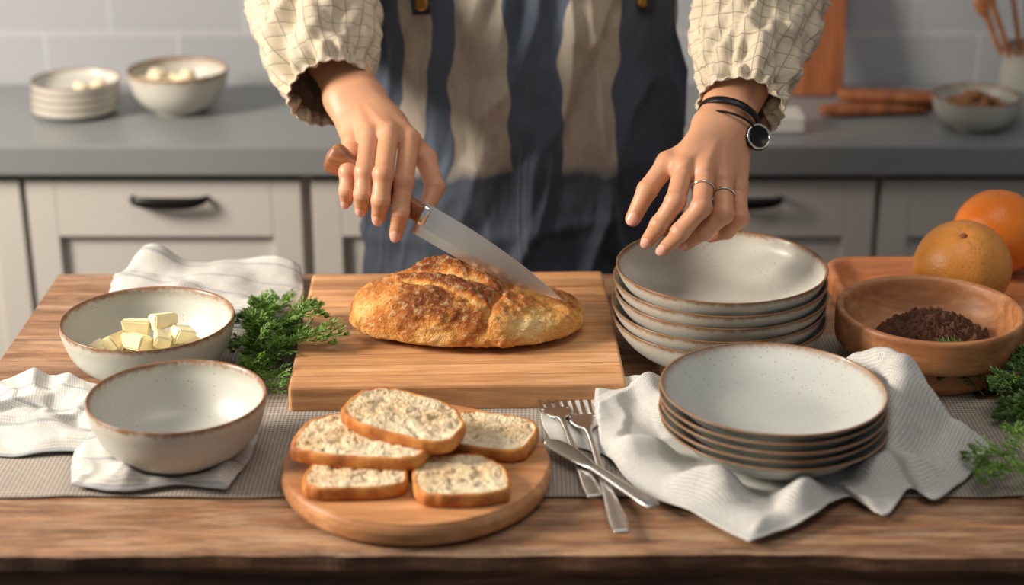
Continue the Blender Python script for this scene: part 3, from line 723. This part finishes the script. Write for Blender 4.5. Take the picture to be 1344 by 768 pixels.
# ---------------------------------------------------------------- person
person=empty('person')
def hand(name,fingers,wrist,arm,palmrad,frad,dors,lo,hi,hres=.0016):
    W=np.array(wrist)
    def fn(P):
        fs=None
        for k in ('I','M','R','P'):
            a=fingers[k]; r=frad[k]; d=None
            for s in range(3):
                q=rc(P,a[s],a[s+1],r[s],r[s+1]); d=q if d is None else sm(d,q,.005)
            pk=np.array(a[1])+np.array(dors)*r[1]*.20
            d=sm(d,np.linalg.norm(P-pk.astype(np.float32),axis=-1)-r[1]*.92,.005)
            fs=d if fs is None else sm(fs,d,.0012)
        pal=None
        for k,off in (('I',-.017),('M',-.005),('R',.007),('P',.018)):
            a=np.array(fingers[k][0]); side=(np.array(fingers['I'][0])-np.array(fingers['P'][0])); side/=np.linalg.norm(side)
            w=W-side*off*1.15+ (a-W)*.12
            q=rc(P,w,a,palmrad*1.05,frad[k][0]*1.08); pal=q if pal is None else sm(pal,q,.016)
        a=(np.array(fingers['I'][0])+np.array(fingers['P'][0]))/2
        q=rc(P,W*.6+a*.4-np.array(dors)*.010,W*.12+a*.88-np.array(dors)*.008,palmrad*1.1,palmrad*.95); pal=sm(pal,q,.014)
        t=fingers['T']; th=sm(rc(P,t[0],t[1],.0185,.0145),rc(P,t[1],t[2],.0138,.0125),.006); th=sm(th,rc(P,t[2],t[3],.0128,.0098),.005)
        th=sm(th,rc(P,W*.75+np.array(t[0])*.25,t[0],.018,.0185),.012)
        d=sm(pal,fs,.008)
        for k in ('I','M','R','P'):
            kn=np.array(fingers[k][0])+np.array(dors)*.0050
            d=sm(d,np.linalg.norm(P-kn.astype(np.float32),axis=-1)-frad[k][0]*.95,.005)
            b0=W*.55+np.array(fingers[k][0])*.45+np.array(dors)*.0132; b1=np.array(fingers[k][0])+np.array(dors)*.0130
            d=sm(d,rc(P,b0,b1,.0028,.0038),.0055)
        d=sm(d,th,.011)
        ax=np.array(arm[0])-W; ax/=np.linalg.norm(ax)
        sd=np.cross(ax,np.array(dors)); sd/=np.linalg.norm(sd)
        fo=None
        for sgn in (-1,1):
            q=rc(P,W+sd*sgn*.011-ax*.004,np.array(arm[0])+sd*sgn*.010,.0235,.030); fo=q if fo is None else sm(fo,q,.012)
        q=rc(P,arm[0],arm[1],.037,.042); fo=sm(fo,q,.02)
        return sm(d,fo,.022)
    V,F=nets(fn,lo,hi,hres)
    o=mk(name,V+np.array([0,0,T]),F,M['skin'],parent=person,recalc=True)
    tint=np.zeros(len(V)); disp=np.zeros(len(V))
    for k,a in fingers.items():
        for s,(amt,rad) in ((0,(.45,.014)),(1,(.75,.012)),(2,(.40,.009)),(3,(.85,.012))):
            if k=='T' and s==0: continue
            d=np.linalg.norm(V-np.array(a[s]),axis=1); tint+=amt*np.exp(-(d/rad)**2)
        for s in (1,2):
            ax=np.array(a[s+1])-np.array(a[s-1]); ax/=np.linalg.norm(ax); r=V-np.array(a[s]); al=r@ax; dd=np.linalg.norm(r,axis=1)
            side=np.clip((r@np.array(dors))/.006,0,1)
            disp-=.0010*np.exp(-(dd/.017)**4)*side*(np.exp(-((al-.0034)/.0011)**2)+np.exp(-((al+.0034)/.0011)**2)+.8*np.exp(-(al/.0011)**2))
    attr(o,'tint',np.clip(tint,0,1))
    me=o.data; nr=np.zeros(len(V)*3,np.float32); me.vertices.foreach_get('normal',nr); nr=nr.reshape(-1,3)
    co=np.zeros(len(V)*3,np.float32); me.vertices.foreach_get('co',co); co=co.reshape(-1,3)+nr*disp[:,None]; me.vertices.foreach_set('co',co.ravel()); me.update()
    m=o.modifiers.new('sm','SMOOTH'); m.factor=.5; m.iterations=1
    for k,a in fingers.items():
        dv=Vector(dors)
        p2,p3=Vector(a[2]),Vector(a[3]); ax=(p3-p2).normalized(); dn=(dv-ax*dv.dot(ax)).normalized(); sd=ax.cross(dn)
        r=(.0098 if k=='T' else frad[k][3]); c=p3+ax*(r*.10)-ax*.001; hw=r*.72; hl_=r*.95; N=10; VV=[];FF=[]
        for j in range(N+1):
            for i in range(N+1):
                u=(i/N-.5)*2; v=(j/N-.5)*2; kk=max(abs(u),abs(v))/max(1e-6,math.hypot(u,v)); uu,vv=u*kk,v*kk
                q=c+sd*uu*hw+ax*vv*hl_+dn*(r*math.sqrt(max(0,1-(uu*.72)**2))*(1.02)-r*.16*max(vv,0)**2+ .0002-.0006*(uu*uu+vv*vv)**4)
                VV.append(T_(q))
        for j in range(N):
            for i in range(N): q=j*(N+1)+i; FF.append((q,q+1,q+N+2,q+N+1))
        nl=mk('nail',VV,FF,M['nail'],parent=person); s=nl.modifiers.new('s','SOLIDIFY'); s.thickness=.0008; s.offset=0
    return o
FR={'I':(.0134,.0124,.0112,.0090),'M':(.0134,.0126,.0114,.0094),'R':(.0130,.0122,.0110,.0090),'P':(.0120,.0108,.0098,.0082)}
RH={'I':[(-.134,2.185,.243),(-.137,2.098,.213),(-.141,2.078,.180),(-.147,2.080,.150)],
'M':[(-.160,2.180,.252),(-.162,2.090,.226),(-.165,2.074,.197),(-.169,2.084,.172)],
'R':[(-.186,2.185,.249),(-.186,2.098,.226),(-.188,2.082,.202),(-.191,2.094,.180)],
'P':[(-.209,2.196,.236),(-.209,2.118,.220),(-.210,2.104,.200),(-.212,2.114,.183)],
'T':[(-.160,2.235,.250),(-.113,2.183,.218),(-.100,2.144,.192),(-.112,2.116,.168)]}
hand('hand',RH,(-.214,2.272,.282),[(-.246,2.345,.322),(-.285,2.48,.392)],.0155,FR,(0.0,-.80,.60),(-.345,2.045,.105),(-.070,2.40,.385))
LH={'I':[(.217,2.098,.232),(.203,2.050,.204),(.183,2.042,.176),(.170,2.050,.152)],
'M':[(.243,2.094,.230),(.234,2.040,.200),(.208,2.032,.170),(.190,2.044,.144)],
'R':[(.267,2.098,.219),(.263,2.046,.189),(.239,2.046,.166),(.219,2.062,.144)],
'P':[(.287,2.108,.202),(.286,2.064,.178),(.270,2.064,.160),(.252,2.078,.148)],
'T':[(.240,2.142,.243),(.198,2.115,.234),(.171,2.092,.205),(.153,2.082,.170)]}
hand('hand',LH,(.274,2.172,.267),[(.298,2.235,.307),(.340,2.365,.388)],.0155,FR,(-.10,-.88,.47),(.125,2.01,.105),(.41,2.30,.37))
def ringobj(name,c,axis,R1,r,mat,sx=1.0,parent=person,flat=1.0):
    ax=Vector(axis).normalized(); s=ax.cross(Vector((0,0,1))).normalized(); u=s.cross(ax); V=[];F=[];n,m=48,8
    for i in range(n):
        a=2*math.pi*i/n; rd=(s*math.cos(a)*sx+u*math.sin(a)); c0=Vector(c)+rd*R1; rn=rd.normalized()
        for j in range(m):
            b=2*math.pi*j/m; V.append(T_(c0+rn*r*math.cos(b)+ax*r*flat*math.sin(b)))
    for i in range(n):
        for j in range(m): F.append((i*m+j,((i+1)%n)*m+j,((i+1)%n)*m+(j+1)%m,i*m+(j+1)%m))
    return mk(name,V,F,mat,parent=parent,recalc=True)
ringobj('bracelet_cord',(.2765,2.168,.264),(.30,.68,.50),.0325,.0016,M['black'],1.22)
ringobj('watch_strap',(.281,2.182,.275),(.38,.68,.50),.0330,.0022,M['black'],1.22,flat=2.6)
wc=lathe('watch_case',[(0,0),(.013,0),(.0175,.002),(.018,.006),(.0165,.009),(.0145,.0092),(.0140,.0080),(0,.0080)],M['black'],40,(.313,2.152,.256+T),30,0,person,False); wc.rotation_euler=(math.radians(55),math.radians(38),0)
wr_=lathe('watch_bezel',[(.0140,.0080),(.0146,.0098),(.0164,.0096),(.0168,.0085)],M['silver'],40,(.313,2.152,.256+T),16,0,person); wr_.rotation_euler=wc.rotation_euler
for k,t in (('M',.50),('R',.48)):
    a,b=Vector(LH[k][0]),Vector(LH[k][1]); ringobj('finger_ring',a+(b-a)*t,b-a,.0141,.0013,M['silver'])
def sleeve(name,path,nseg=120,nth=110,seed=0):
    C=cr(path,nseg); V=[];F=[];UV=[]; ln=0; prev=None; up=Vector((0,0,1))
    for i,c in enumerate(C):
        a=Vector(C[max(i-1,0)][:3]);b=Vector(C[min(i+1,nseg-1)][:3]); d=(b-a).normalized()
        s=d.cross(up).normalized(); u=s.cross(d); p=Vector(c[:3])
        if prev: ln+=(p-prev).length
        prev=p; w=i/(nseg-1)
        for k in range(nth):
            t=2*math.pi*k/nth; ct,st=math.cos(t),math.sin(t)
            r=c[3]
            body=ss(1.0,.88,w); q=fb(ct*1.3+seed,st*1.3,ln*9+ct*1.5,3)
            q2=1-abs(fb(ct*1.1+seed+4,st*1.1+2,ln*11+2.5*st,2))*2
            q3=abs(fb(ct*1.2+seed+9,st*1.2,ln*14-3*ct,2))
            r+=body*(.012*q+.012*q2-.015*q3)
            g=ss(.72,.90,w)*ss(1.0,.93,w); r+=g*.0055*math.sin(t*15+seed+2*math.sin(t*3))
            if w>.93: r+=.0018*math.sin(t*21)
            V.append(T_(p+s*ct*r+u*st*r*.96)); UV.append((t*.075*1.0,ln))
    for i in range(nseg-1):
        for k in range(nth): F.append((i*nth+k,i*nth+(k+1)%nth,(i+1)*nth+(k+1)%nth,(i+1)*nth+k))
    o=mk(name,V,F,M['shirt'],uv=UV,parent=person,recalc=True); m=o.modifiers.new('s','SOLIDIFY'); m.thickness=.002; m.offset=-1; return o
sleeve('sleeve',[(-.15,2.62,.60,.085),(-.235,2.57,.52,.088),(-.288,2.50,.415,.090),(-.280,2.42,.362,.086),(-.268,2.365,.332,.079),(-.259,2.322,.305,.070),(-.251,2.293,.290,.055),(-.245,2.275,.282,.058)],seed=1)
sleeve('sleeve',[(.19,2.62,.60,.085),(.285,2.54,.51,.088),(.348,2.42,.43,.088),(.334,2.34,.376,.080),(.319,2.28,.334,.072),(.309,2.24,.307,.066),(.303,2.217,.293,.053),(.299,2.200,.283,.057)],seed=6)
BC=(.022,2.60)
def sect(z):
    K=[(-.12,.225,.135),(.0,.225,.132),(.12,.222,.128),(.28,.225,.130),(.42,.228,.130),(.52,.215,.118),(.58,.165,.098),(.62,.09,.075),(.66,.066,.062)]
    if z<=K[0][0]: return K[0][1:]
    for p,q in zip(K,K[1:]):
        if z<=q[0]: t=(z-p[0])/(q[0]-p[0]); return p[1]+(q[1]-p[1])*t,p[2]+(q[2]-p[2])*t
    return K[-1][1:]
V=[];F=[];UV=[];n=128;zs=np.linspace(-.12,.66,110)
for z in zs:
    a,b=sect(z)
    for k in range(n):
        t=2*math.pi*k/n; f=.006*fb(math.cos(t)*2,math.sin(t)*2,z*6)
        V.append((BC[0]+(a+f)*math.sin(t),BC[1]-(b+f)*math.cos(t),T+z)); UV.append((t*.19,z))
for i in range(len(zs)-1):
    for k in range(n): F.append((i*n+k,i*n+(k+1)%n,(i+1)*n+(k+1)%n,(i+1)*n+k))
mk('shirt_body',V,F,M['shirt'],uv=UV,parent=person,recalc=True)
V=[];F=[];UV=[];nu,nz=220,170
def wrap(z): return 66+ (88-66)*ss(.34,.02,z)
def apron_pt(a_deg,z,off=.012):
    a,b=sect(z); t=math.radians(a_deg); low=ss(.10,-.30,z); a+=.012+.03*low; b+=off+.03*low
    ang=a_deg/90.
    f=.008*fb(ang*3.0,z*3,1)+.010*low*math.sin(ang*13+2*fb(z*2,ang*2))
    q=abs(fb(ang*2.4+z*1.5,z*3.2-ang*2,4,2)); f+=.014*(1-min(1,q*3.2))
    q=abs(fb(ang*3.4-z*2.5,z*2.2+ang*1.5,9,2)); f+=.010*(1-min(1,q*3.0))
    f+=.004*math.exp(-((z-.02-.05*ang)/.012)**2)
    f+=.004*fb(ang*9,z*9,8)
    return (BC[0]+(a+f)*math.sin(t),BC[1]-(b+f)*math.cos(t),T+z)
for j in range(nz+1):
    z=-.42+(.385+.42)*j/nz; W_=wrap(z)
    for i in range(nu+1):
        p=apron_pt(-W_+2*W_*i/nu,z); V.append(p); UV.append((p[0]-BC[0],z))
for j in range(nz):
    for i in range(nu): q=j*(nu+1)+i; F.append((q,q+1,q+nu+2,q+nu+1))
o=mk('apron',V,F,M['denim'],uv=UV,parent=person); m=o.modifiers.new('s','SOLIDIFY'); m.thickness=.002; m.offset=0
for dx,rr in ((0,.0009),(2.5,.0007)):
    pts=[(*apron_pt(dx-3*ss(.30,.05,z)+3*ss(.05,-.1,z),z,.0136),rr,rr) for z in np.linspace(.27,-.1,40)]
    tube('apron_seam',pts,M['thread'],6,90,(0,-1,0),person)
for sx in (-37,44):
    p=apron_pt(sx,.362,.016); bt=lathe('button',[(0,.004),(.006,.0045),(.0105,.004),(.0115,.002),(.0115,0),(0,0)],M['brass'],32,p,20,0,person,False); bt.rotation_euler=(math.radians(85),0,math.radians(sx*.7))
    q=[(*apron_pt(sx,z,.016),.017,.0018) for z in (.345,.40,.46,.52)]
    q+=[(BC[0]+math.copysign(.115,sx),2.585,T+.612,.017,.0018),(BC[0]+math.copysign(.10,sx),2.68,T+.585,.017,.0018),(BC[0]+math.copysign(.05,sx),2.738,T+.42,.017,.0018)]
    tube('apron_strap',q,M['trouser'],12,60,(0,-1,0),person,p=4)
for sx in (-1,1):
    x=BC[0]+sx*.095
    tube('trouser_leg',[(x,2.61,T-.05,.115,.12),(x,2.61,T-.2,.10,.105),(x,2.60,T-.40,.078,.085),(x,2.61,T-.6,.066,.07),(x,2.62,T-.82,.06,.062)],M['trouser'],32,40,(0,1,0),person)
    tube('shoe',[(x,2.68,.035,.035,.034),(x,2.63,.045,.038,.045),(x,2.55,.035,.042,.034),(x,2.46,.025,.038,.024),(x,2.44,.022,.015,.015)],M['shoe'],24,30,(0,0,1),person)
HC=np.array([.022,2.555,.845])
def headfn(P):
    h=ell(P,HC+[0,.012,.02],(.074,.092,.098)); h=sm(h,ell(P,HC+[0,-.030,-.055],(.052,.055,.062)),.03)
    h=sm(h,rc(P,HC+[0,.02,-.06],(.022,2.60,.60),.054,.062),.03)
    h=sm(h,rc(P,HC+[0,-.078,.0],HC+[0,-.100,-.034],.008,.011),.010)
    for s in (-1,1):
        h=sm(h,ell(P,HC+[s*.077,.01,-.008],(.010,.018,.030)),.006)
        h=sm(h,rc(P,HC+[s*.012,-.082,.026],HC+[s*.046,-.072,.026],.006,.006),.012)
    return sm(h,ell(P,HC+[0,-.080,-.058],(.024,.012,.009)),.006)
V,F=nets(headfn,HC-[.10,.13,.26],HC+[.10,.12,.14],.005)
mk('head',V+np.array([0,0,T]),F,M['skin'],parent=person,recalc=True)
def hairfn(P):
    h=ell(P,HC+[0,.026,.034],(.084,.098,.100)); h=sm(h,ell(P,HC+[0,.07,-.03],(.070,.050,.085)),.02)
    h=sm(h,ell(P,HC+[0,.125,.03],(.042,.042,.042)),.015)
    cut=ell(P,HC+[0,-.075,-.035],(.066,.075,.085)); return np.maximum(h,-cut)
V,F=nets(hairfn,HC-[.10,.10,.14],HC+[.10,.18,.15],.005); mk('hair',V+np.array([0,0,T]),F,M['hair'],parent=person,recalc=True)
for s in (-1,1):
    lathe('eye',[(0,-.011),(.008,-.008),(.011,0),(.008,.008),(0,.011)],M['eye'],20,(HC[0]+s*.030,HC[1]-.070,HC[2]+.004+T),16,0,person)
    e=lathe('iris',[(0,0),(.005,0),(.004,.0015),(0,.002)],M['iris'],16,(HC[0]+s*.030,HC[1]-.0805,HC[2]+.002+T),8,0,person); e.rotation_euler=(math.radians(90),0,0)
tube('lips',[(HC[0]-.024,HC[1]-.080,HC[2]-.058+T,.002,.002),(HC[0],HC[1]-.093,HC[2]-.058+T,.004,.007),(HC[0]+.024,HC[1]-.080,HC[2]-.058+T,.002,.002)],M['lip'],12,16,(0,0,1),person)
# ---------------------------------------------------------------- light, camera
def area(name,loc,tgt,size,en,col):
    l=bpy.data.lights.new(name,'AREA'); l.shape='RECTANGLE'; l.size,l.size_y=size; l.energy=en; l.color=col
    o=bpy.data.objects.new(name,l); COL.objects.link(o); o.location=loc; o.rotation_euler=(Vector(tgt)-Vector(loc)).to_track_quat('-Z','Y').to_euler(); return o
area('window_light',(-2.4,1.70,2.10),(.05,2.1,.9),(.8,.8),132,(1,.90,.78))
area('soft_top_fill',(.3,1.5,3.2),(.1,2.0,.9),(1.6,1.0),16,(1,.92,.84))  # added soft fill from above, not a fixture of the room
w=bpy.data.worlds.new('World'); bpy.context.scene.world=w; w.use_nodes=True; bg=w.node_tree.nodes['Background']; bg.inputs[0].default_value=(.94,.96,1,1); bg.inputs[1].default_value=.22
cd=bpy.data.cameras.new('camera'); cd.lens=61.13; cd.sensor_width=36; cam=bpy.data.objects.new('camera',cd); COL.objects.link(cam)
cam.location=(0,0,T+.89); cam.rotation_euler=(math.radians(68.5),0,0)
cd.dof.use_dof=True; cd.dof.focus_distance=2.12; cd.dof.aperture_fstop=2.4
bpy.context.scene.camera=cam
bpy.context.scene.view_settings.view_transform='Standard'
